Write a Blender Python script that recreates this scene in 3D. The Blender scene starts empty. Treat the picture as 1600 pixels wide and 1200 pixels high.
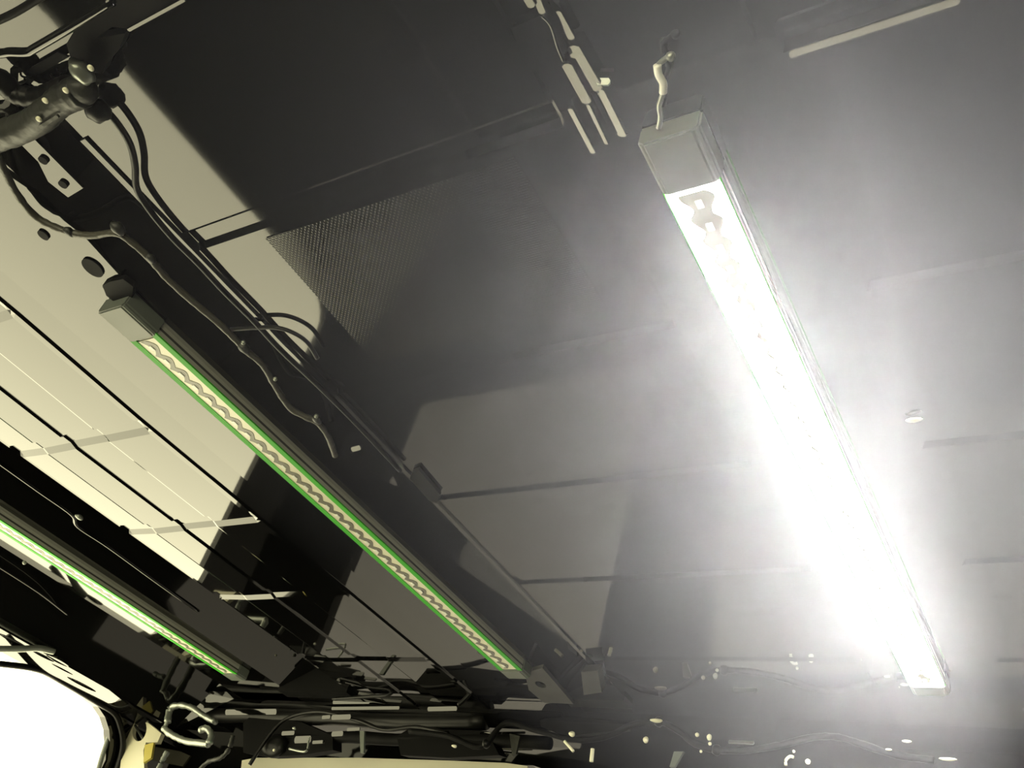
import bpy, bmesh, math, random
from mathutils import Vector, Matrix
from mathutils.geometry import tessellate_polygon
random.seed(7)
C = bpy.context.scene
col = C.collection

# ------------------------------------------------------------------ frame of the place
# van axes: L = towards the front, T = towards the left side, z = up, in units of the
# distance from the camera up to the roof; S turns them into metres.
S, CAMZ, F = 0.4, 1.45, 1414.0
def nrm(v): return Vector(v).normalized()
d1 = nrm((1116, 1460, F)); d2 = Vector((-2340, 420, F)); d2 = (d2 - d1 * d2.dot(d1)).normalized()
dn = d1.cross(d2)
def P(L, T, z): return Vector((-T * S, L * S, z * S + CAMZ))
def ray(x, y):
    r = Vector((x - 800, y - 600, F))
    return r.dot(d1), r.dot(d2), r.dot(dn)
def az(x, y, z=1.0):
    l, t, n = ray(x, y); k = z / n; return (l * k, t * k, z)
def aL(x, y, L):
    l, t, n = ray(x, y); k = L / l; return (L, t * k, n * k)
def aT(x, y, T):
    l, t, n = ray(x, y); k = T / t; return (l * k, T, n * k)

# ------------------------------------------------------------------ camera, world, exposure
cam = bpy.data.cameras.new('camera'); co = bpy.data.objects.new('camera', cam); col.objects.link(co)
right = Vector((-d2.x, d1.x, dn.x)); up = -Vector((-d2.y, d1.y, dn.y)); fwd = Vector((-d2.z, d1.z, dn.z))
M = Matrix.Identity(4)
for i in range(3):
    M[i][0] = right[i]; M[i][1] = up[i]; M[i][2] = -fwd[i]; M[i][3] = P(0, 0, 0)[i]
co.matrix_world = M
cam.sensor_width = 36; cam.lens = 36 * F / 1600; cam.clip_start = 0.01
C.camera = co
w = bpy.data.worlds.new('world'); C.world = w; w.use_nodes = True
bg = w.node_tree.nodes['Background']
bg.inputs[0].default_value = (1.0, 0.93, 0.60, 1); bg.inputs[1].default_value = 5.6
C.view_settings.view_transform = 'Standard'; C.view_settings.look = 'None'
C.view_settings.exposure = 0.0; C.view_settings.gamma = 1.0; C.view_settings.use_curve_mapping = False
C.cycles.max_bounces = 8; C.cycles.volume_bounces = 1
LED = 330.0       # radiance of the lit bar
GLARE_DENSITY = 0.10        # scatter density per metre of the veil imitating lens glare

# ------------------------------------------------------------------ materials
def mat(name, color, rough=.5, metal=0, emit=None, estr=0, bump=None, spec=None):
    m = bpy.data.materials.new(name); m.use_nodes = True; nt = m.node_tree; b = nt.nodes['Principled BSDF']
    b.inputs['Base Color'].default_value = (*color, 1); b.inputs['Roughness'].default_value = rough
    b.inputs['Metallic'].default_value = metal
    if spec is not None: b.inputs['Specular IOR Level'].default_value = spec
    if emit: b.inputs['Emission Color'].default_value = (*emit, 1); b.inputs['Emission Strength'].default_value = estr
    tc = nt.nodes.new('ShaderNodeTexCoord')
    if bump:
        for k, (scale, dist, stretch) in enumerate(bump):
            mp = nt.nodes.new('ShaderNodeMapping'); mp.inputs['Scale'].default_value = stretch
            no = nt.nodes.new('ShaderNodeTexNoise'); no.inputs['Scale'].default_value = scale; no.inputs['Detail'].default_value = 2
            bu = nt.nodes.new('ShaderNodeBump'); bu.inputs['Distance'].default_value = dist; bu.inputs['Strength'].default_value = 1
            nt.links.new(tc.outputs['Object'], mp.inputs[0]); nt.links.new(mp.outputs[0], no.inputs['Vector'])
            nt.links.new(no.outputs[0], bu.inputs['Height'])
            if k: nt.links.new(prev.outputs[0], bu.inputs['Normal'])
            prev = bu
        nt.links.new(prev.outputs[0], b.inputs['Normal'])
    else:   # faint mottling so no surface is perfectly even
        no = nt.nodes.new('ShaderNodeTexNoise'); no.inputs['Scale'].default_value = 30
        mr = nt.nodes.new('ShaderNodeMapRange'); mr.inputs['To Min'].default_value = max(0.02, rough * .8); mr.inputs['To Max'].default_value = min(1, rough * 1.2)
        nt.links.new(tc.outputs['Object'], no.inputs['Vector']); nt.links.new(no.outputs[0], mr.inputs[0]); nt.links.new(mr.outputs[0], b.inputs['Roughness'])
    return m
PAINT = mat('black_gloss_paint', (.003, .003, .0028), .035, bump=[(6, .00007, (1, 1, 1)), (900, .0000012, (1, 1, 1))])
PAD = mat('textured_black_pad', (.003, .003, .003), .08)
def pad_weave():
    nt = PAD.node_tree; b = nt.nodes['Principled BSDF']; tc = [n for n in nt.nodes if n.type == 'TEX_COORD'][0]
    br = nt.nodes.new('ShaderNodeTexBrick'); br.inputs['Scale'].default_value = 150; br.inputs['Mortar Size'].default_value = .1
    br.inputs['Mortar Smooth'].default_value = 1; br.inputs['Color1'].default_value = (1, 1, 1, 1); br.inputs['Color2'].default_value = (.8, .8, .8, 1); br.inputs['Mortar'].default_value = (0, 0, 0, 1)
    bu = nt.nodes.new('ShaderNodeBump'); bu.inputs['Distance'].default_value = .00007
    nt.links.new(tc.outputs['Object'], br.inputs['Vector']); nt.links.new(br.outputs[0], bu.inputs['Height']); nt.links.new(bu.outputs[0], b.inputs['Normal'])
pad_weave()
MATT = mat('matt_black', (.004, .004, .004), .65, spec=.08)
RUBBER = mat('black_rubber', (.004, .004, .0036), .4, spec=.2)
CABLE = mat('grey_brown_tape', (.055, .052, .038), .5, bump=[(160, .0012, (1, 1, 1))])
HOSE = mat('grey_sleeve', (.02, .021, .017), .5, bump=[(120, .001, (1, 1, 1))])
CAP = mat('grey_plastic', (.125, .14, .12), .45)
ALU = mat('brushed_aluminium', (.46, .465, .40), .5, .15, bump=[(40, .0003, (60, 1, 1))])
ALUD = mat('dark_groove', (.05, .05, .048), .5)
GREEN = mat('green_trim', (.055, .46, .02), .5, spec=.2)
LENS = mat('cream_led_board', (.85, .83, .62), .3)
CHAIN = mat('grey_led_chain', (.17, .165, .125), .35)
CHIP = mat('white_led_chip', (.95, .95, .85), .25)
LIT = mat('lit_led_board', (.9, .9, .85), .3, emit=(1, .97, .93), estr=LED)
LITC = mat('lit_led_chain', (.4, .4, .36), .3, emit=(1, .93, .85), estr=.1)
LITX = mat('lit_led_chip', (.9, .9, .85), .3, emit=(1, .97, .93), estr=.6)
DIM = mat('dim_grey_steel', (.03, .03, .026), .5)
SILVER = mat('dull_silver', (.30, .32, .28), .35, .6, bump=[(90, .001, (1, 1, 1))])
YELLOW = mat('yellow_foam', (.30, .25, .03), .7)
FLOOR = mat('dark_van_floor', (.02, .019, .016), .7, spec=.2)

# ------------------------------------------------------------------ builders
def obj(name, bm, m, parent=None, smooth=False, label=None):
    me = bpy.data.meshes.new(name); bm.normal_update(); bm.to_mesh(me); bm.free(); me.materials.append(m)
    if smooth:
        for p in me.polygons: p.use_smooth = True
    o = bpy.data.objects.new(name, me); col.objects.link(o)
    if parent is not None:
        o.parent = parent; o.matrix_parent_inverse = parent.matrix_world.inverted()
    if label: o['label'] = label
    return o
def tag(o, label, cat, group=None):
    o['label'] = label; o['category'] = cat
    if group: o['group'] = group
    return o
def struct(o): o['kind'] = 'structure'; return o
def empty(name, loc, label, cat, group=None):
    o = bpy.data.objects.new(name, None); col.objects.link(o); o.location = loc; o.empty_display_size = .02
    bpy.context.view_layer.update()
    return tag(o, label, cat, group)
def add_box(bm, L0, L1, T0, T1, z0, z1, bev=0.0):
    vs = [bm.verts.new(P(l, t, z)) for l in (L0, L1) for t in (T0, T1) for z in (z0, z1)]
    q = [(0, 1, 3, 2), (4, 6, 7, 5), (0, 4, 5, 1), (2, 3, 7, 6), (0, 2, 6, 4), (1, 5, 7, 3)]
    fs = [bm.faces.new([vs[i] for i in f]) for f in q]
    if bev:
        es = list({e for f in fs for e in f.edges})
        bmesh.ops.bevel(bm, geom=es, offset=bev * S, segments=2, affect='EDGES', profile=.5)
    return bm
def box(*a, bev=0.0):
    bm = bmesh.new(); add_box(bm, *a, bev=bev); bmesh.ops.recalc_face_normals(bm, faces=bm.faces); return bm
def prism(pts, off):
    """pts: closed outline of (L,T,z) points; off: (L,T,z) thickness vector"""
    bm = bmesh.new(); a = [bm.verts.new(P(*p)) for p in pts]
    b = [bm.verts.new(P(p[0] + off[0], p[1] + off[1], p[2] + off[2])) for p in pts]
    bm.faces.new(a); bm.faces.new(b[::-1]); n = len(a)
    for i in range(n): bm.faces.new((a[i], b[i], b[(i + 1) % n], a[(i + 1) % n]))
    bmesh.ops.recalc_face_normals(bm, faces=bm.faces); return bm
def holed(outer, holes, off):
    """plate with holes; loops of (L,T,z)"""
    bm = bmesh.new(); loops = [[P(*p) for p in lp] for lp in [outer] + holes]
    vs = [bm.verts.new(p) for lp in loops for p in lp]
    for tri in tessellate_polygon(loops): bm.faces.new([vs[i] for i in tri])
    ext = bmesh.ops.extrude_face_region(bm, geom=bm.faces[:])
    o = P(*off) - P(0, 0, 0)
    for g in ext['geom']:
        if isinstance(g, bmesh.types.BMVert): g.co += o
    bmesh.ops.recalc_face_normals(bm, faces=bm.faces); return bm
def smoothpath(pts, n=6):
    pts = [Vector(p) for p in pts]; out = []
    for i in range(len(pts) - 1):
        p0 = pts[max(i - 1, 0)]; p1 = pts[i]; p2 = pts[i + 1]; p3 = pts[min(i + 2, len(pts) - 1)]
        for k in range(n):
            t = k / n
            out.append(.5 * ((2 * p1) + (p2 - p0) * t + (2 * p0 - 5 * p1 + 4 * p2 - p3) * t * t + (3 * p1 - p0 - 3 * p2 + p3) * t ** 3))
    out.append(pts[-1]); return out
def add_tube(bm, pts, r, seg=10, wob=0.0, n=6, flat=1.0):
    path = [P(*p) for p in smoothpath(pts, n)]; rings = []; m = len(path)
    for i, p in enumerate(path):
        t = (path[min(i + 1, m - 1)] - path[max(i - 1, 0)]).normalized()
        a = t.cross(Vector((0, 0, 1)));  a = a.normalized() if a.length > 1e-4 else Vector((1, 0, 0)); b = t.cross(a)
        rr = r * S * (1 + wob * random.uniform(-1, 1))
        rings.append([bm.verts.new(p + a * math.cos(u) * rr + b * math.sin(u) * rr * flat) for u in [2 * math.pi * k / seg for k in range(seg)]])
    for i in range(m - 1):
        for k in range(seg): bm.faces.new((rings[i][k], rings[i][(k + 1) % seg], rings[i + 1][(k + 1) % seg], rings[i + 1][k]))
    bm.faces.new(rings[0][::-1]); bm.faces.new(rings[-1]); return bm
def tube(pts, r, **k):
    bm = bmesh.new(); add_tube(bm, pts, r, **k); bmesh.ops.recalc_face_normals(bm, faces=bm.faces); return bm
def blob(c, r, sc=(1, 1, 1), seg=12):
    bm = bmesh.new(); bmesh.ops.create_uvsphere(bm, u_segments=seg, v_segments=seg // 2 + 2, radius=r * S)
    for v in bm.verts:
        f = 1 + .12 * math.sin(v.co.x * 900 + v.co.y * 700)
        v.co = P(*c) + Vector((v.co.x * sc[1] * f, v.co.y * sc[0] * f, v.co.z * sc[2]))
    return bm
REAR = 'rear'; SIDE = 'side'
def hits(p, n):
    d = p.normalized(); r = d - 2 * d.dot(n) * n
    if r.y > 0.05:
        k = (3.5 - p.y) / r.y; h = p + r * k
        if .3 < h.x < 2.3 and -1.2 < h.z < .72: return True
    if r.x < -0.05:
        k = (-3.2 - p.x) / r.x; h = p + r * k
        if -1.5 < h.y < 2.1 and -1.8 < h.z < .5: return True
    return False
def lip(p0, p1, width, target=REAR, th=.004):
    """a folded steel lip from p0 to p1 (L,T,z); the fold is turned to where it catches the light of an opening"""
    a, b = Vector(p0), Vector(p1); mid = (a + b) / 2; e = (b - a).normalized()
    u = Vector((0, 0, 1)); u = (u - e * u.dot(e)).normalized(); v = e.cross(u); best = (-9, None)
    for q in range(0, 360, 3):
        n = u * math.cos(math.radians(q)) + v * math.sin(math.radians(q)); f = n.dot(-mid.normalized())
        if f < .15: continue
        hit = sum(hits(p, n) for p in (a, mid, b))
        sc_ = hit * 2 + min(f, .6)
        if sc_ > best[0]: best = (sc_, n, f)
    n, f = best[1], best[2]; width *= .6
    s = n.cross(e).normalized() * (width / 2) / max(f, .45); k = e * min(width * .25, (b - a).length * .2)
    pts = [a - s + k, a - s * .4, a + s * .4, a + s + k, b + s - k, b + s * .4, b - s * .4, b - s - k]
    return prism(pts, -n * th)

# ------------------------------------------------------------------ van shell
RIBS = [-.28, .12, .507, .905, 1.29, 1.675, 2.105]
def rib_z(L, far):
    for r in RIBS:
        if r <= L <= r + .006: return (L - r) / .006 * .0055
        if r + .006 < L <= r + .030: return .0055
        if r + .030 < L < r + .030 + far: return (r + .030 + far - L) / far * .0055
    return 0
prof = [(-2.8, .62, 0), (-2.45, .95, 0), (-2.2, 1, 0), (-1.1, 1, 1), (.205, 1, 1), (.212, .9985, 0), (.232, .9985, 0), (.238, .9995, 0),
        (.440, .9995, 0), (.446, .9985, 0), (.496, .9985, 0), (.503, 1, 1), (1.232, 1, 1), (1.236, 1, 0), (1.239, 1.11, 0),
        (1.43, 1.0, 0), (1.503, 1.0, 0), (1.512, 1.0015, 0), (1.70, 1.002, 0), (1.774, 1.001, 0), (1.781, .996, 0), (1.80, .9965, 1), (1.95, .996, 1), (1.958, .9985, 1),
        (2.079, .999, 1), (2.086, .994, 1), (2.20, .9935, 1), (2.208, .995, 1), (2.325, 1.0, 1), (2.335, 1.0, 0), (2.34, 1.165, 0), (2.66, 1.0, 0), (2.99, 1.0, 0), (2.994, 1.1, 0), (3.05, 1.08, 0), (3.32, .87, 0)]
Ls = [-3.2, -1.5, .243, .25]
for r in RIBS: Ls += [r, r + .006, r + .030, r + .042, r + .050]
Ls += [2.45, 2.52]
Ls = sorted(Ls)
bm = bmesh.new(); grid = []
for L in Ls:
    row = []
    for T, z, m in prof:
        zz = min(z, 1.0) if (L < .247 and 1.2 < T < 1.5) or L > 2.5 else z
        zz += m * rib_z(L, .012 if T < 1.24 else .020)
        jog = .012 * max(0, min(1, (L - .86) / .04)) if 1.75 < T < 2.25 else 0
        row.append(bm.verts.new(P(L, T + jog, zz)))
    grid.append(row)
for i in range(len(Ls) - 1):
    for j in range(len(prof) - 1): bm.faces.new((grid[i][j], grid[i][j + 1], grid[i + 1][j + 1], grid[i + 1][j]))
struct(obj('ceiling', bm, PAINT))
# front header that closes the roof
hp = [(2.45, 1.0), (2.52, 1.0), (2.60, .965), (2.72, .955), (2.76, .985), (2.95, .985)]
bm = bmesh.new(); rows = [[bm.verts.new(P(l, t, z)) for l, z in hp] for t in (-2.8, -1, 0, 1.2, 2.2, 3.3)]
for i in range(len(rows) - 1):
    for j in range(len(hp) - 1): bm.faces.new((rows[i][j], rows[i][j + 1], rows[i + 1][j + 1], rows[i + 1][j]))
struct(obj('trim_1', bm, PAINT))

def rounded(a0, a1, b0, b1, r, n=6):
    pts = []
    for cx, cy, s in ((a1 - r, b1 - r, 0), (a0 + r, b1 - r, 90), (a0 + r, b0 + r, 180), (a1 - r, b0 + r, 270)):
        for k in range(n + 1):
            u = math.radians(s + 90 * k / n); pts.append((cx + r * math.cos(u), cy + r * math.sin(u)))
    return pts
FZ = -CAMZ / S
# left wall with the big side opening
op = [(l, 3.5, z) for l, z in rounded(.2, 2.42, -1.33, .85, .22)]
struct(obj('wall_left', holed([(-3.2, 3.5, FZ), (3.2, 3.5, FZ), (3.2, 3.5, 1.2), (-3.2, 3.5, 1.2)], [op], (0, .04, 0)), PAINT))
def ell(cx, cy, rx, ry, rot, z, n=20):
    return [(cx + rx * math.cos(u) * math.cos(rot) - ry * math.sin(u) * math.sin(rot), cy + rx * math.cos(u) * math.sin(rot) + ry * math.sin(u) * math.cos(rot), z) for u in [2 * math.pi * k / n for k in range(n)]]
sz = .862
def rimz(T): return .87 - (T - 3.32) * .11
hl = []
for x, y, rx, ry in ((20, 1003, .06, .018), (66, 1027, .05, .014), (88, 1036, .05, .016), (97, 1047, .05, .008), (128, 1069, .07, .016), (176, 1104, .075, .012)):
    c = az(x, y, sz); hl.append([(p[0], p[1], rimz(p[1])) for p in ell(c[0], c[1], rx, ry, -.05, sz)])
struct(obj('trim_2', holed([(l, t, rimz(t)) for l, t in ((-1.0, 3.32), (2.15, 3.32), (2.57, 3.44), (2.72, 3.5), (-1.0, 3.5))], hl, (0, 0, .01)), PAINT))
struct(obj('trim_3', box(-1.0, 2.8, 3.3, 3.5, .96, 1.0), MATT))
struct(obj('wall_right', box(-3.2, 3.2, -2.84, -2.8, FZ, 1.2), PAINT))
struct(obj('floor', box(-3.2, 3.2, -2.8, 3.5, FZ - .05, FZ), FLOOR))
# rear wall with open door
rp = [(-3.2, t, z) for t, z in rounded(-1.6, 2.2, -1.9, .62, .2)]
struct(obj('wall_back', holed([(-3.2, -2.84, FZ), (-3.2, 3.54, FZ), (-3.2, 3.54, 1.2), (-3.2, -2.84, 1.2)], [rp], (-.05, 0, 0)), PAINT))
# front wall: two windows, a post between
w1 = [(2.95, 1.64, -.95), (2.95, 3.12, -.95), (2.95, 3.18, .86), (2.95, 3.05, .905), (2.95, 2.3, .945), (2.95, 1.85, .965), (2.95, 1.68, .93)]
w2 = [(2.95, t, z) for t, z in rounded(-1.9, 1.23, -.42, .67, .12)]
struct(obj('wall_front', holed([(2.95, -2.84, FZ), (2.95, 3.54, FZ), (2.95, 3.54, 1.2), (2.95, -2.84, 1.2)], [w1, w2], (.05, 0, 0)), PAINT))
def tint(name, c):
    m = bpy.data.materials.new(name); m.use_nodes = True; nt = m.node_tree; nt.nodes.clear()
    o = nt.nodes.new('ShaderNodeOutputMaterial'); t = nt.nodes.new('ShaderNodeBsdfTransparent'); g = nt.nodes.new('ShaderNodeBsdfGlossy')
    fr = nt.nodes.new('ShaderNodeFresnel'); fr.inputs[0].default_value = 1.08; mx = nt.nodes.new('ShaderNodeMixShader')
    t.inputs[0].default_value = (*c, 1); g.inputs['Roughness'].default_value = .02
    nt.links.new(fr.outputs[0], mx.inputs[0]); nt.links.new(t.outputs[0], mx.inputs[1]); nt.links.new(g.outputs[0], mx.inputs[2]); nt.links.new(mx.outputs[0], o.inputs[0]); return m
G1 = tint('tinted_glass', (.11, .107, .12)); G2 = tint('grey_glass', (.11, .11, .125))
def pane(name, lp, m):
    bm = bmesh.new(); bm.faces.new([bm.verts.new(P(2.99, p[1], p[2])) for p in lp]); return struct(obj(name, bm, m))
pane('window_1', w1, G1); pane('window_2', w2, G2)

# ------------------------------------------------------------------ the three LED bars
def led_bar(L0, L1, Tc, label, lit):
    w2_, zb = .039, .965
    root = empty('led_light_bar', P((L0 + L1) / 2, Tc, 1.0), label, 'light bar')
    hs = [(-.036, 1.0), (-.039, .990), (-.039, .969), (-.036, .967), (.036, .967), (.039, .969), (.039, .990), (.036, 1.0)]
    obj('housing', prism([(L0, Tc + t, z) for t, z in hs], (L1 - L0, 0, 0)), ALU, root)
    if lit:
        gw = .0015  # trims thinned and board widened to imitate overexposed edges
    else: gw = .0148
    for s in (-1, 1):
        a, b = sorted((Tc + s * .0395, Tc + s * (.0395 - gw)))
        obj('edge_trim', box(L0, L1, a, b, zb - .001, .9675), GREEN, root, label='bright green edge strip')
        obj('groove', box(L0, L1, *sorted((Tc + s * .0388, Tc + s * .0395)), .977, .982), ALUD, root)
    iw = .0395 - gw
    obj('led_board', box(L0 + .01, L1 - .006, Tc - iw, Tc + iw, .9652, .9675), LIT if lit else LENS, root)
    n = int(round((L1 - L0 - .02) / .0405)); pit = (L1 - L0 - .02) / n
    # wavy chain down the middle
    bm = bmesh.new(); wv = []
    half, amp, sh = (.0065, .0045, .000) if lit else (.0078, .0085, .0020)
    m = n * 8
    for k in range(m + 1):
        l = L0 + .012 + (L1 - L0 - .024) * k / m; ph = 2 * math.pi * k / 8
        off = -sh + amp * abs(math.sin(ph / 2)) * 1.6 - amp
        ww = half * (1 + .25 * math.sin(ph))
        if lit: ww *= max(.35, 3.0 - 8.0 * (l - L0), 2.6 - 26 * (L1 - l))   # chain widened at the ends, where glare would leave the gap visible
        wv.append([bm.verts.new(P(l, Tc - off + s * ww, z)) for s, z in ((-1, .9652), (-1, .9644), (1, .9644), (1, .9652))])
    for k in range(m):
        for q in range(4): bm.faces.new((wv[k][q], wv[k][(q + 1) % 4], wv[k + 1][(q + 1) % 4], wv[k + 1][q]))
    bm.faces.new(wv[0]); bm.faces.new(wv[-1][::-1]); bmesh.ops.recalc_face_normals(bm, faces=bm.faces)
    ch = obj('led_chain', bm, LITC if lit else CHAIN, root)
    cb = box(-.007, .007, -.0045, .0045, -.0014, 0, bev=.0008)
    for v in cb.verts: v.co -= P(0, 0, 0)
    me = None
    for k in range(n):
        l = L0 + .012 + (k + .5) * pit
        if me is None:
            o = obj('led_chip', cb, LITX if lit else CHIP, root); me = o.data
        else:
            o = bpy.data.objects.new('led_chip', me); col.objects.link(o); o.parent = root; o.matrix_parent_inverse = root.matrix_world.inverted()
        o.location = P(l, Tc + (0 if lit else .0065), .9645)
    # end caps
    capz = [(-.042, 1.0), (-.042, .967), (-.034, .960), (.034, .960), (.042, .967), (.042, 1.0)]
    for a, b in ((L0 - .082, L0 + .004), (L1 - .002, L1 + .05)):
        bm = prism([(a, Tc + t, z) for t, z in capz], (b - a, 0, 0))
        bmesh.ops.bevel(bm, geom=bm.edges[:], offset=.003 * S, segments=2, affect='EDGES')
        obj('end_cap', bm, CAP, root, label='grey plastic end cap')
    return root
led_bar(.668, 2.195, .366, 'long LED light bar, switched on and glaring white, right of picture', True)
led_bar(.665, 2.14, 1.484, 'unlit LED light bar with bright green edges and full grey end cap, middle one', False)
led_bar(.66, 2.20, 2.74, 'unlit LED light bar nearest the bright side opening, at left edge', False)

# ------------------------------------------------------------------ roof fittings
# textured pad between first and second ribs
c1 = [(.566, .59, .9985), (.566, 1.075, .9985), (.882, 1.075, .9985), (.882, .59, .9985)]
tag(obj('sound_deadening_pad', prism(c1, (0, 0, -.0012)), PAD), 'large rectangular woven-texture black pad stuck on roof between two ribs', 'pad')

# rail along the roof edge
bm = bmesh.new()
hs = [(1.226, 1.0), (1.229, .995), (1.241, .995), (1.246, .999), (1.248, 1.02)]
tag(obj('roof_rail', prism([(.30, t, z) for t, z in hs], (2.0, 0, 0)), PAINT), 'long thin black rail along roof edge above the wiring channel', 'rail')
t = empty('channel_bracket', P(.3, 1.33, 1.0), 'glossy flat slotted plate bridging the wiring channel beneath the hose', 'bracket')
obj('plate', prism([(.245, 1.316, .992), (.245, 1.350, .992), (.30, 1.352, .992), (.335, 1.372, .992), (.372, 1.365, .992), (.368, 1.318, .992)], (0, 0, .006)), PAINT, t)
for L, T in ((.30, 1.336), (.348, 1.345)): obj('hole_dot', prism(ell(L, T, .008, .008, 0, .992, 12), (0, 0, -.004)), MATT, t)  # dark discs imitating small holes in the plate
tag(obj('channel_flange', prism([az(*p, .994) for p in ((-5, 262), (52, 300), (72, 318), (100, 345), (132, 370), (188, 432), (160, 448), (168, 462), (120, 430), (60, 378), (-5, 318))], (0, 0, .005)), PAINT), 'flat glossy flange with two dark holes below the grey wire loom', 'flange')
for x, y, r in ((68, 367, .010), (145, 418, .020)):  # dark discs painted in place of the shade inside open holes
    c = az(x, y, .9925)
    tag(obj('hole_disc', prism(ell(c[0], c[1], r * 1.15, r * .95, .3, .9925), (0, 0, -.002)), MATT), 'larger dark disc imitating a hole in flange above the middle bar end cap' if r > .015 else 'smaller dark disc imitating a hole in flange farther from the middle bar', 'plug')
tag(obj('bar_bracket', prism([az(*p, .985) for p in ((160, 446), (172, 440), (192, 436), (208, 448), (206, 470), (176, 470), (166, 462))], (0, 0, .012)), MATT), 'black bracket behind end cap of middle green bar', 'bracket')

# wire loom over the channel
path = [az(x, y, .978) for x, y in ((-12, 225), (5, 262), (28, 305), (58, 340), (100, 360), (140, 368), (180, 364), (205, 378), (235, 405), (262, 436), (300, 470), (345, 508), (382, 545), (410, 570), (428, 600), (452, 636), (475, 650), (498, 662), (514, 685), (524, 712))]
t = empty('wire_loom', P(*path[9]), 'grey taped wire loom winding along the black channel beside middle bar', 'cable')
obj('loom_sleeve', tube(path, .0065, wob=.10), CABLE, t, True)
for x, y, r in ((185, 357, .014), (236, 404, .010), (382, 544, .013), (496, 656, .011), (108, 362, .010)):
    obj('clip', blob(az(x, y, .976), r, (1.1, .8, .7)), HOSE, t, True)
for x, y in ((430, 592), (380, 535), (494, 650)):
    obj('cable_tie', blob(az(x, y, .966), .0045), SILVER, t, True, label='small silver tie end')
# black cable
path = [az(x, y, .985) for x, y in ((140, 152), (165, 172), (185, 195), (203, 225), (211, 258), (214, 295), (235, 330), (270, 372), (310, 412), (350, 455), (395, 500), (440, 548), (500, 605), (560, 665), (625, 735))]
t = empty('black_cable', P(*path[5]), 'black cable hanging from hose end then following the roof rail', 'cable')
obj('sheath', tube(path, .0055), RUBBER, t, True)
obj('plug_end', blob(az(152, 172, .98), .020, (1, 1, .8)), RUBBER, t, True)
path = [az(x, y, .984) for x, y in ((360, 515), (400, 512), (432, 512), (458, 520), (480, 535), (496, 560))]
tag(obj('looped_cable', tube(path, .0042), RUBBER, None, True), 'short black cable looping over the roof rail onto pale reflection', 'cable')

# steel bracket with bright face near the middle of the channel
t = empty('steel_bracket', P(*az(560, 705, .985)), 'small steel bracket at end of the taped loom in channel', 'bracket')
obj('plate', prism([az(*p, .985) for p in ((528, 712), (545, 680), (560, 684), (610, 735), (622, 760), (600, 752))], (0, 0, .01)), PAINT, t)
obj('tab', lip(az(549, 703, .98), az(563, 699, .98), .012, SIDE), PAINT, t)
# brackets further along
tag(obj('rail_clamp', prism([az(*p, .99) for p in ((644, 738), (654, 734), (688, 774), (682, 786), (670, 782), (640, 748))], (0, 0, .008)), MATT), 'black clamp on rail halfway along the wiring channel', 'clamp')
tag(obj('rail_end_block', prism([az(*p, .965) for p in ((908, 1050), (934, 1048), (940, 1082), (912, 1086))], (.02, 0, .03)), DIM), 'square grey block closing front end of roof rail', 'block')
t = empty('front_bracket', P(*az(850, 1070, .97)), 'pressed bracket with an oval hole past front end of middle bar', 'bracket')
o_ = [az(*p, .975) for p in ((832, 1048), (848, 1044), (884, 1086), (896, 1100), (850, 1098), (826, 1078), (822, 1060))]
obj('plate', holed(o_, [[az(845 + 9 * math.cos(u), 1070 + 4.5 * math.sin(u) + 3 * math.cos(u), .975) for u in [2 * math.pi * k / 14 for k in range(14)]]], (0, 0, .012)), DIM, t)

# side rail on the left between the two unlit bars
tag(obj('side_rail', tube([az(x, y, 1.0) for x, y in ((-10, 716), (60, 766), (112, 803), (122, 822), (170, 854), (240, 905), (310, 955))], .006), PAINT, None, True), 'thin black conduit between unlit bars, left of the creased panel', 'conduit')
tag(obj('rail_clip', blob(az(124, 808, .985), .011, (1.2, .8, .6)), SILVER, None, True), 'small silver clip on thin conduit left of creased panel', 'clip')
tag(obj('screw_head', blob(az(38, 879, .97), .0065), SILVER, None, True), 'tiny bright screw head in dark strip under left bar', 'screw')
tag(obj('seam_strip', tube([az(x, y, .985) for x, y in ((-10, 880), (60, 925), (115, 967), (180, 1010), (240, 1050))], .004), PAINT, None, True), 'thin dark seam strip between left bar and bright opening', 'strip')

# ------------------------------------------------------------------ rear upper-left cluster
t = empty('rear_header_box', P(*az(60, 20, .93)), 'large rounded black box at top left corner mirroring pale light', 'header')
poly = ((-60, 92), (0, 90), (10, 86), (42, 84), (55, 78), (110, 45), (176, 4), (200, -40), (-60, -40))
obj('box_body', prism([az(x, y, .935) for x, y in poly], (0, 0, .05)), PAINT, t)
obj('rim', tube([az(x, y, .934) for x, y in ((-30, 86), (2, 84), (15, 82), (42, 82), (56, 75), (112, 42), (176, 2))], .006), PAINT, t, True)
obj('inner_edge', tube([az(x, y, .933) for x, y in ((-20, 40), (20, 22), (60, -2), (90, -20))], .005), MATT, t, True)
tag(obj('rear_cross_member', prism([az(x, y, .975) for x, y in ((150, 60), (175, 42), (200, 45), (290, -5), (290, -60), (180, -60), (104, 68), (112, 98), (128, 112), (160, 115), (166, 100), (185, 78), (196, 52))], (0, 0, .02)), MATT), 'black cross member running up behind the hose end', 'beam')
tag(obj('cross_member_lip', lip(az(200, 48, .972), az(288, 0, .972), .005, SIDE), PAINT), 'thin bright lip along edge of black cross member', 'lip')
tag(obj('drip_slot', prism([az(*p, .99) for p in ((40, 115), (58, 117), (110, 87), (92, 80), (50, 104))], (0, 0, -.003)), MATT), 'dark narrow slot strip below the rounded header box', 'strip')
t = empty('grey_hose', P(*az(60, 180, .96)), 'thick grey sleeve hose crossing the upper left corner', 'hose')
obj('sleeve', tube([az(x, y, .962) for x, y in ((-25, 222), (0, 212), (30, 202), (58, 188), (80, 168), (104, 152), (128, 143))], .0235, wob=.05), HOSE, t, True)
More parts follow.
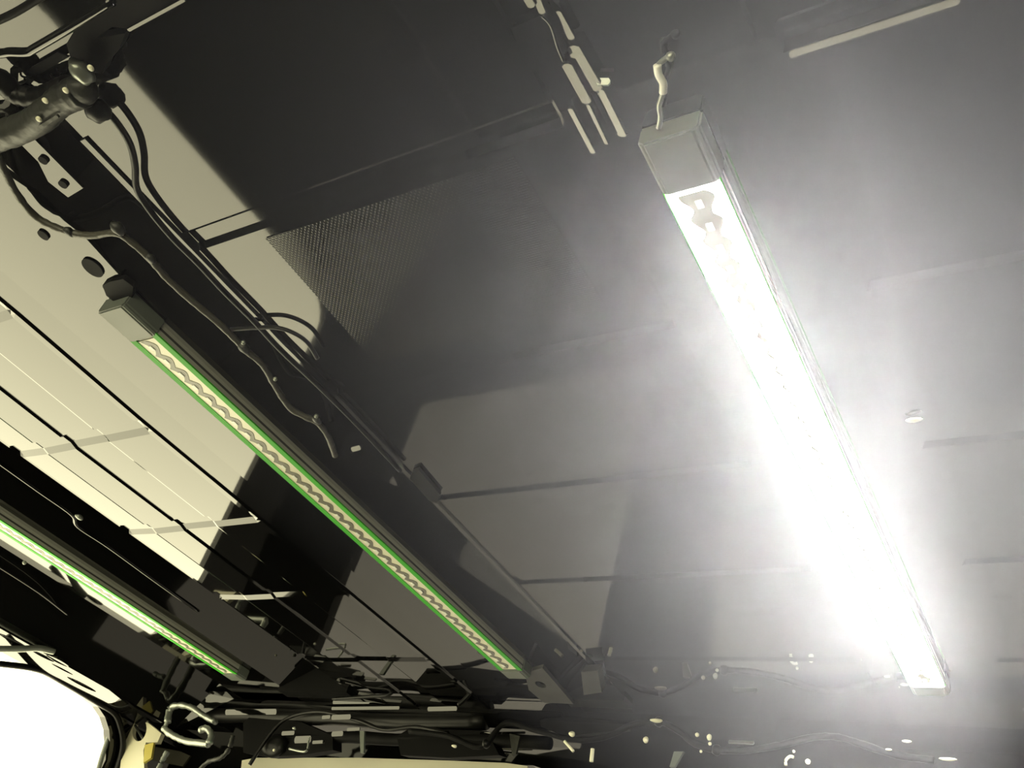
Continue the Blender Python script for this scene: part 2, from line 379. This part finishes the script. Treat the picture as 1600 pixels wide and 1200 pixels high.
obj('sleeve_end', blob(az(128, 140, .96), .023, (1, 1, .8)), HOSE, t, True)
obj('connector', blob(az(128, 112, .955), .017, (1.2, .8, .8)), SILVER, t, True, label='silver connector')
for x, y in ((102, 141), (70, 157), (60, 186), (141, 106)): obj('tape_dot', blob(az(x, y, .937), .005, (1, 1, .5)), LENS, t, True, label='small white dot of tape')
tag(obj('branch_hose', tube([az(x, y, .97) for x, y in ((-12, 120), (6, 128), (20, 145), (36, 150), (55, 152), (78, 147), (108, 132))], .016, wob=.06), RUBBER, None, True), 'black hose branching above the thick grey sleeve', 'hose')
tag(obj('square_latch', holed([az(*p, .965) for p in ((-20, 142), (2, 140), (18, 158), (14, 166), (-20, 186))], [[az(*p, .965) for p in ((-12, 150), (0, 148), (8, 156), (4, 162), (-12, 168))]], (0, 0, .01)), RUBBER), 'black square latch frame at far left edge above hose', 'latch')
tag(obj('hose_clamp', lip(az(60, 200, .935), az(90, 182, .935), .005, SIDE), HOSE, None), 'pale clamp strip under the thick grey sleeve', 'clamp')
tag(obj('latch_bar', tube([az(x, y, .975) for x, y in ((-10, 170), (14, 168), (24, 184), (40, 192))], .011), RUBBER, None, True), 'black bar from latch down to the grey sleeve', 'bar')
for x, y in ((88, 117), (31, 125)):
    pts = [az(x + 8 * math.cos(u), y + 5 * math.sin(u), .992) for u in [math.radians(a) for a in range(-30, 200, 25)]]
    tag(obj('bolt_ring', tube(pts, .0016, n=2), RUBBER, None, True), 'thin curved bolt ring, %s of the pair under the header box' % ('right' if x > 50 else 'left'), 'ring')

# ------------------------------------------------------------------ centre strip fittings at top
t = empty('centre_bracket', P(*az(840, 50, .985)), 'dark glossy bracket plate at top centre beside bright channel lips', 'bracket')
obj('plate', prism([az(*p, .985) for p in ((799, 44), (843, 25), (858, 28), (880, 96), (830, 115), (812, 80))], (0, 0, .008)), PAINT, t)
obj('rim', tube([az(*p, .982) for p in ((848, 24), (862, 40), (872, 72), (882, 96))], .003), PAINT, t, True)
n_ = 0
for (a, b, wd, lab) in (((820, -8), (832, 12), .014, 'short bright lip at top edge, left of two'), ((836, -8), (848, 22), .012, 'short bright lip at top edge, right of two'),
                        ((870, 18), (894, 62), .012, 'upper bright lip right of the centre bracket'), ((893, 72), (934, 142), .022, 'widest bright lip above lit bar cap'),
                        ((884, 100), (918, 162), .017, 'bright lip running down from the centre bracket'), ((936, 140), (973, 214), .014, 'long bright lip pointing at lit bar cap'),
                        ((918, 164), (948, 226), .006, 'thin bright lip between two longer ones'), ((890, 170), (927, 240), .0085, 'lone bright lip, leftmost beside the lit bar cap')):
    tag(obj('channel_lip', lip(az(*a, .985), az(*b, .985), wd), PAINT), lab, 'lip', None)
tag(obj('roof_clip', lip(az(932, 127, .985), az(953, 127, .985), .013), SILVER), 'small pale rectangular clip above lit bar', 'clip')
t = empty('lamp_cord', P(*az(1035, 120, .98)), 'thin curled pale cord above the lit bar end cap', 'cord')
obj('cord', tube([az(*p, .975) for p in ((1045, 88), (1032, 98), (1027, 106), (1030, 122), (1038, 136), (1036, 146), (1030, 165), (1032, 182), (1029, 200))], .0035), SILVER, t, True)
obj('cord_end', blob(az(1047, 88, .975), .006), SILVER, t, True)
obj('cord_glint', tube([az(*p, .970) for p in ((1027, 102), (1029, 116), (1036, 130), (1036, 145))], .005), CHIP, t, True)  # white tube imitating glints on the cord
tag(obj('cross_strip', lip(az(1233, 86, .99), az(1500, 0, .99), .013, Vector((-3.2, .3, -.3))), PAINT), 'long narrow bright strip across roof at top right', 'strip')
tag(obj('roof_stud', blob(az(1427, 656, .992), .006, (1, 2.2, .5)), CHIP, None, True), 'tiny white stud on roof right of lit bar', 'stud')

# ------------------------------------------------------------------ front header clutter
def fr(x, y, L=2.5): return aL(x, y, L)
for (x0, x1, y, wd, lab) in ((352, 432, 1113, .024, 'pale horizontal lip above bunched front wiring, near silver ring'), (520, 632, 1097, .018, 'upper pale lip of the pair under creased panel'),
                             (518, 624, 1107, .014, 'lower pale lip of the pair under creased panel'), (668, 714, 1108, .020, 'short pale lip below bent black pipe'),
                             (672, 698, 1071, .014, 'small pale lip between two black pipes'), (503, 516, 1121, .016, 'tiny pale lip below the double lips, left'),
                             (518, 548, 1121, .022, 'small pale lip below the double lips, right'), (518, 536, 1147, .022, 'square pale tab above windscreen strip'),
                             (542, 562, 1140, .014, 'short pale tab right of square tab'), (750, 820, 1146, .010, 'thin pale lip at foot of front bracket'),
                             (460, 486, 1156, .030, 'broad pale tab near front wiring bundle'), (488, 506, 1160, .014, 'thin pale tab near front wiring bundle'), (440, 460, 1146, .018, 'slanted pale tab near front wiring bundle')):
    tag(obj('header_lip', lip(fr(x0, y), fr(x1, y - 1), wd), PAINT), lab, 'lip', None)
for x, y, s, lab in ((391, 1066, .016, 'small pale square tab on dark front beam'), (456, 1072, .026, 'larger pale square tab on dark front beam')):
    tag(obj('square_tab', lip(fr(x - 6, y, 2.42), fr(x + 7, y, 2.42), s), PAINT), lab, 'tab')
tag(obj('facet_cover', box(2.385, 2.445, 2.325, 2.67, .985, 1.13), MATT), 'black cover added over a bright facet, front end of the outer channel near left bar', 'plug')  # blocks added to cover bright facets at the channel ends
tag(obj('facet_cover', box(2.385, 2.445, 1.232, 1.44, .985, 1.08), MATT), 'black cover added over a bright facet, front end of the wiring channel by grey block', 'plug')
tag(obj('painted_windscreen_top', prism([aL(*p, 2.93) for p in ((378, 1188), (400, 1184), (560, 1184), (690, 1188), (790, 1192), (824, 1197), (826, 1206), (376, 1206))], (.01, 0, 0)), mat('painted_window_glow', (.75, .72, .56), .5)), 'long pale strip painted as the bright windscreen top, along bottom edge of picture', 'trim')  # pale colour imitates the bright top of the windscreen
# bent pipes
tag(obj('bent_pipe', tube([fr(*p, 2.4) for p in ((560, 1032), (585, 1062), (612, 1064), (614, 1078), (606, 1086), (580, 1088), (520, 1092))], .006), RUBBER, None, True), 'thin black bent pipe under the creased panel, left one', 'pipe')
tag(obj('bent_pipe', tube([fr(*p, 2.4) for p in ((660, 1020), (697, 1064), (730, 1066), (738, 1072), (734, 1084), (716, 1102))], .007), RUBBER, None, True), 'thin black bent pipe below the middle bar, right one', 'pipe')
# front beams
for (p0, p1, r, m, lab) in (((330, 1118), (760, 1128), .030, RUBBER, 'dark padded beam across the front header, upper left'),
                            ((420, 1150), (860, 1160), .022, MATT, 'dark matt beam above the windscreen strip'),
                            ((740, 1100), (1010, 1110), .020, MATT, 'short dark beam right of front bracket')):
    a, b = fr(*p0, 2.58), fr(*p1, 2.58)
    pts = [tuple(Vector(a).lerp(Vector(b), k / 6) + Vector((0, 0, random.uniform(-.006, .006)))) for k in range(7)]
    tag(obj('header_beam', tube(pts, r, wob=.08, n=3), m, None, True), lab, 'beam')
# loom across the header
hp_ = [fr(*p, 2.46) for p in ((640, 1142), (700, 1150), (740, 1166), (760, 1162), (790, 1130), (840, 1142), (900, 1156), (950, 1150), (990, 1132), (1030, 1128), (1060, 1142), (1085, 1162), (1120, 1172), (1170, 1172), (1220, 1164), (1270, 1152), (1310, 1152), (1350, 1164), (1400, 1180), (1460, 1188))]
t = empty('header_loom', P(*hp_[9]), 'wavy grey wire loom strung across front header, lower right', 'cable')
obj('loom_sleeve', tube(hp_, .009, wob=.1), MATT, t, True)
for i in (3, 9, 12): obj('clip', blob(hp_[i], .015), RUBBER, t, True)
tag(obj('second_loom', tube([fr(*p, 2.52) for p in ((390, 1195), (420, 1150), (450, 1122), (500, 1112), (560, 1126), (600, 1140), (650, 1136), (700, 1146))], .007, wob=.12), RUBBER, None, True), 'brownish wire loom bunched left of the header loom', 'cable')
for i, (x, y, r, sc, lab) in enumerate(((1026, 1126, .010, (1, 2, .5), 'pale clip on crest of the wavy loom'), (1009, 1156, .008, (1, 1, 1.2), 'pale fastener left below the loom crest'),
                        (1089, 1148, .006, (1, 1, 1), 'upper pale fastener of small cluster'), (1108, 1152, .007, (1, 1, 1.3), 'right pale fastener of small cluster'),
                        (1109, 1162, .005, (1, 1, 1), 'lowest pale fastener of small cluster'), (1095, 1174, .004, (1, 1, 1), 'tiny fastener beneath the cluster'),
                        (894, 1147, .010, (1, 1, .8), 'round pale fastener left of the loom crest'), (710, 1166, .009, (1, 1, .5), 'half-round pale cap on dark beam'),
                        (1240, 1174, .004, (1, 1, 1), 'tiny pale fastener above curled clip'), (1262, 1190, .007, (1, 1, 1), 'pale fastener at bottom right of curled clip'),
                        (1416, 1158, .006, (1, 2, .5), 'faint pale fastener below lit bar, upper'), (1388, 1171, .005, (1, 1.6, .5), 'faint pale fastener below lit bar, lower'),
                        (1480, 1186, .007, (1, 3, .5), 'flat pale clip at lower right edge'), (428, 1172, .005, (1, 1, 1), 'pale dot on round black part'),
                        (460, 1138, .008, (1, 1, .7), 'greenish pale fastener in left wiring'))):
    tag(obj('glint', blob(fr(x, y, 2.44), r, sc), LENS if i != 14 else SILVER, None, True), lab, 'glint')  # cream colour imitates small bright glints in the header clutter
tag(obj('curled_clip', tube([fr(*p, 2.44) for p in ((1228, 1196), (1228, 1188), (1234, 1182), (1240, 1183))], .004), LENS, None, True), 'curled pale clip at bottom edge', 'clip')
tag(obj('pin', tube([fr(*p, 2.44) for p in ((882, 1158), (896, 1174))], .0045), LENS, None, True), 'slanted pale pin left of the upright one', 'pin')
tag(obj('pin', tube([fr(*p, 2.44) for p in ((926, 1170), (924, 1190))], .006), LENS, None, True), 'upright pale pin at bottom middle', 'pin')
tag(obj('yellowish_strip', lip(fr(1138, 1158), fr(1178, 1160), .012), SILVER), 'dim yellowish strip on header below lit area', 'strip')  # plain silver lip
tag(obj('support_strut', prism([fr(*p, 2.5) for p in ((1053, 1174), (1068, 1174), (1054, 1198), (1046, 1198))], (.01, 0, 0)), CAP), 'grey slanted strut at bottom below the loom', 'strut')
tag(obj('support_strut', prism([fr(*p, 2.5) for p in ((796, 1146), (812, 1150), (806, 1178), (800, 1180))], (.01, 0, 0)), HOSE), 'grey tapered strut beneath front beam', 'strut')
tag(obj('support_strut', prism([fr(*p, 2.5) for p in ((562, 1142), (569, 1142), (568, 1176), (563, 1176))], (.01, 0, 0)), CAP), 'thin grey upright strut by windscreen strip', 'strut')
tag(obj('round_speaker', blob(fr(430, 1166, 2.56), .055, (.6, 1.2, .8), 18), RUBBER, None, True), 'round black part above left windscreen strip', 'fitting')
for p, lab in ((((380, 1130), (392, 1118), (420, 1120), (470, 1128), (520, 1150), (520, 1172), (470, 1180), (420, 1182), (380, 1176)), 'dark folded housing behind the round part'),
               (((620, 1150), (640, 1138), (760, 1142), (780, 1180), (700, 1184), (626, 1180)), 'dark box behind the windscreen header'),
               (((840, 1110), (880, 1098), (960, 1092), (1000, 1120), (980, 1140), (880, 1150), (845, 1135)), 'dark box right of the front bracket')):
    tag(obj('header_housing', prism([fr(*q, 2.56) for q in p], (.05, 0, .01)), MATT), lab, 'housing')
tag(obj('bent_wire', tube([fr(*p, 2.46) for p in ((452, 1170), (478, 1174), (482, 1158), (484, 1152))], .004), SILVER, None, True), 'thin bent wire beside pale tabs', 'wire')
# silver ring bracket
ring = [fr(*p, 2.40) for p in ((262, 1128), (266, 1108), (280, 1102), (300, 1106), (318, 1118), (336, 1128))]
t = empty('silver_ring_bracket', P(*fr(290, 1130, 2.40)), 'silver rounded ring bracket beside the bright opening corner', 'bracket')
obj('upper_arm', tube(ring, .016, wob=.15, flat=.7), SILVER, t, True)
obj('lower_arm', tube([fr(*p, 2.40) for p in ((256, 1138), (268, 1148), (290, 1158), (312, 1161), (326, 1163))], .013, wob=.15), SILVER, t, True)
obj('side_arm', tube([fr(*p, 2.40) for p in ((326, 1163), (330, 1148), (322, 1138), (312, 1142))], .013, wob=.2), SILVER, t, True)
obj('left_arm', tube([fr(*p, 2.40) for p in ((262, 1126), (257, 1138))], .008), SILVER, t, True)
tag(obj('grey_hanging_wire', tube([fr(*p, 2.42) for p in ((364, 1150), (358, 1170), (345, 1184), (326, 1190), (312, 1202))], .008, wob=.2), HOSE, None, True), 'grey wire hanging right of the silver ring', 'wire')
tag(obj('grey_hanging_wire', tube([fr(*p, 2.42) for p in ((262, 1174), (254, 1188), (247, 1204))], .010, wob=.2), CAP, None, True), 'thick grey wire end below the silver ring', 'wire')
# corner gusset at the front edge of the opening
po = [aL(*p, 2.45) for p in ((182, 1100), (210, 1112), (252, 1146), (246, 1160), (228, 1160), (224, 1172), (226, 1215), (186, 1215), (192, 1160), (190, 1130), (184, 1115))]
hole = [aL(218 + 13 * math.cos(u) * .8 - 4 * math.sin(u), 1141 + 17 * math.sin(u) + 3 * math.cos(u), 2.45) for u in [2 * math.pi * k / 18 for k in range(18)]]
t = empty('corner_gusset', P(*aL(215, 1150, 2.45)), 'pale gusset plate with a round hole at opening front corner', 'gusset')
GUS = mat('pale_primer', (.42, .40, .28), .45)
obj('plate', holed(po, [hole], (.02, 0, 0)), GUS, t)
obj('hole_rod', tube([aL(*p, 2.455) for p in ((208, 1128), (224, 1156))], .005), HOSE, t, True)
tag(obj('yellow_foam_tab', prism([aL(*p, 2.44) for p in ((226, 1164), (240, 1160), (236, 1184), (224, 1192))], (.01, 0, 0)), YELLOW), 'yellow foam tab below the pale gusset', 'foam')
tag(obj('door_seal', tube([aT(*p, 3.48) for p in ((-12, 1036), (60, 1046), (100, 1066), (150, 1096), (178, 1114), (188, 1135), (192, 1160), (188, 1185), (178, 1215))], .012), RUBBER, None, True), 'black rubber seal around bright side opening', 'seal')
tag(obj('window_stay', tube([aT(*p, 3.52) for p in ((181, 1116), (172, 1145), (160, 1180), (150, 1215))], .010), CAP, None, True), 'slim grey stay inside the bright opening corner', 'stay')
tag(obj('frame_tube', tube([aT(*p, 3.3) for p in ((-12, 1014), (30, 1014), (60, 1013), (84, 1018))], .012), SILVER, None, True), 'grey metal tube across the opening top at left edge', 'tube')

# ------------------------------------------------------------------ scatter volumes added to imitate lens glare around the lit bar
hz = bpy.data.materials.new('thin_glare_veil'); hz.use_nodes = True; nt = hz.node_tree; nt.nodes.clear()
o = nt.nodes.new('ShaderNodeOutputMaterial'); v = nt.nodes.new('ShaderNodeVolumeScatter')
v.inputs['Color'].default_value = (.97, .97, 1, 1); v.inputs['Density'].default_value = GLARE_DENSITY; v.inputs['Anisotropy'].default_value = .62
nt.links.new(v.outputs[0], o.inputs['Volume'])
h = obj('glare_veil', box(-1.2, 1.75, .152, .62, .34, .89), hz); h['kind'] = 'stuff'
tag(h, 'thin added veil imitating lens glare around the lit bar', 'glare_veil')
hz3 = hz.copy(); hz3.name = 'thinner_glare_veil'; hz3.node_tree.nodes[v.name].inputs['Density'].default_value = GLARE_DENSITY * .35
h3 = obj('glare_veil', box(.802, 1.75, -2.1, .15, .34, .89), hz3); h3['kind'] = 'stuff'
tag(h3, 'thin added veil imitating lens glare right of the lit bar middle', 'glare_veil')
hz2 = hz.copy(); hz2.name = 'denser_glare_veil'; hz2.node_tree.nodes[v.name].inputs['Density'].default_value = GLARE_DENSITY * 2.3
h2 = obj('glare_veil', box(-1.1, .80, -2.1, .15, .3, .89), hz2); h2['kind'] = 'stuff'
tag(h2, 'denser added veil imitating lens glare right of the lit bar end cap', 'glare_veil')
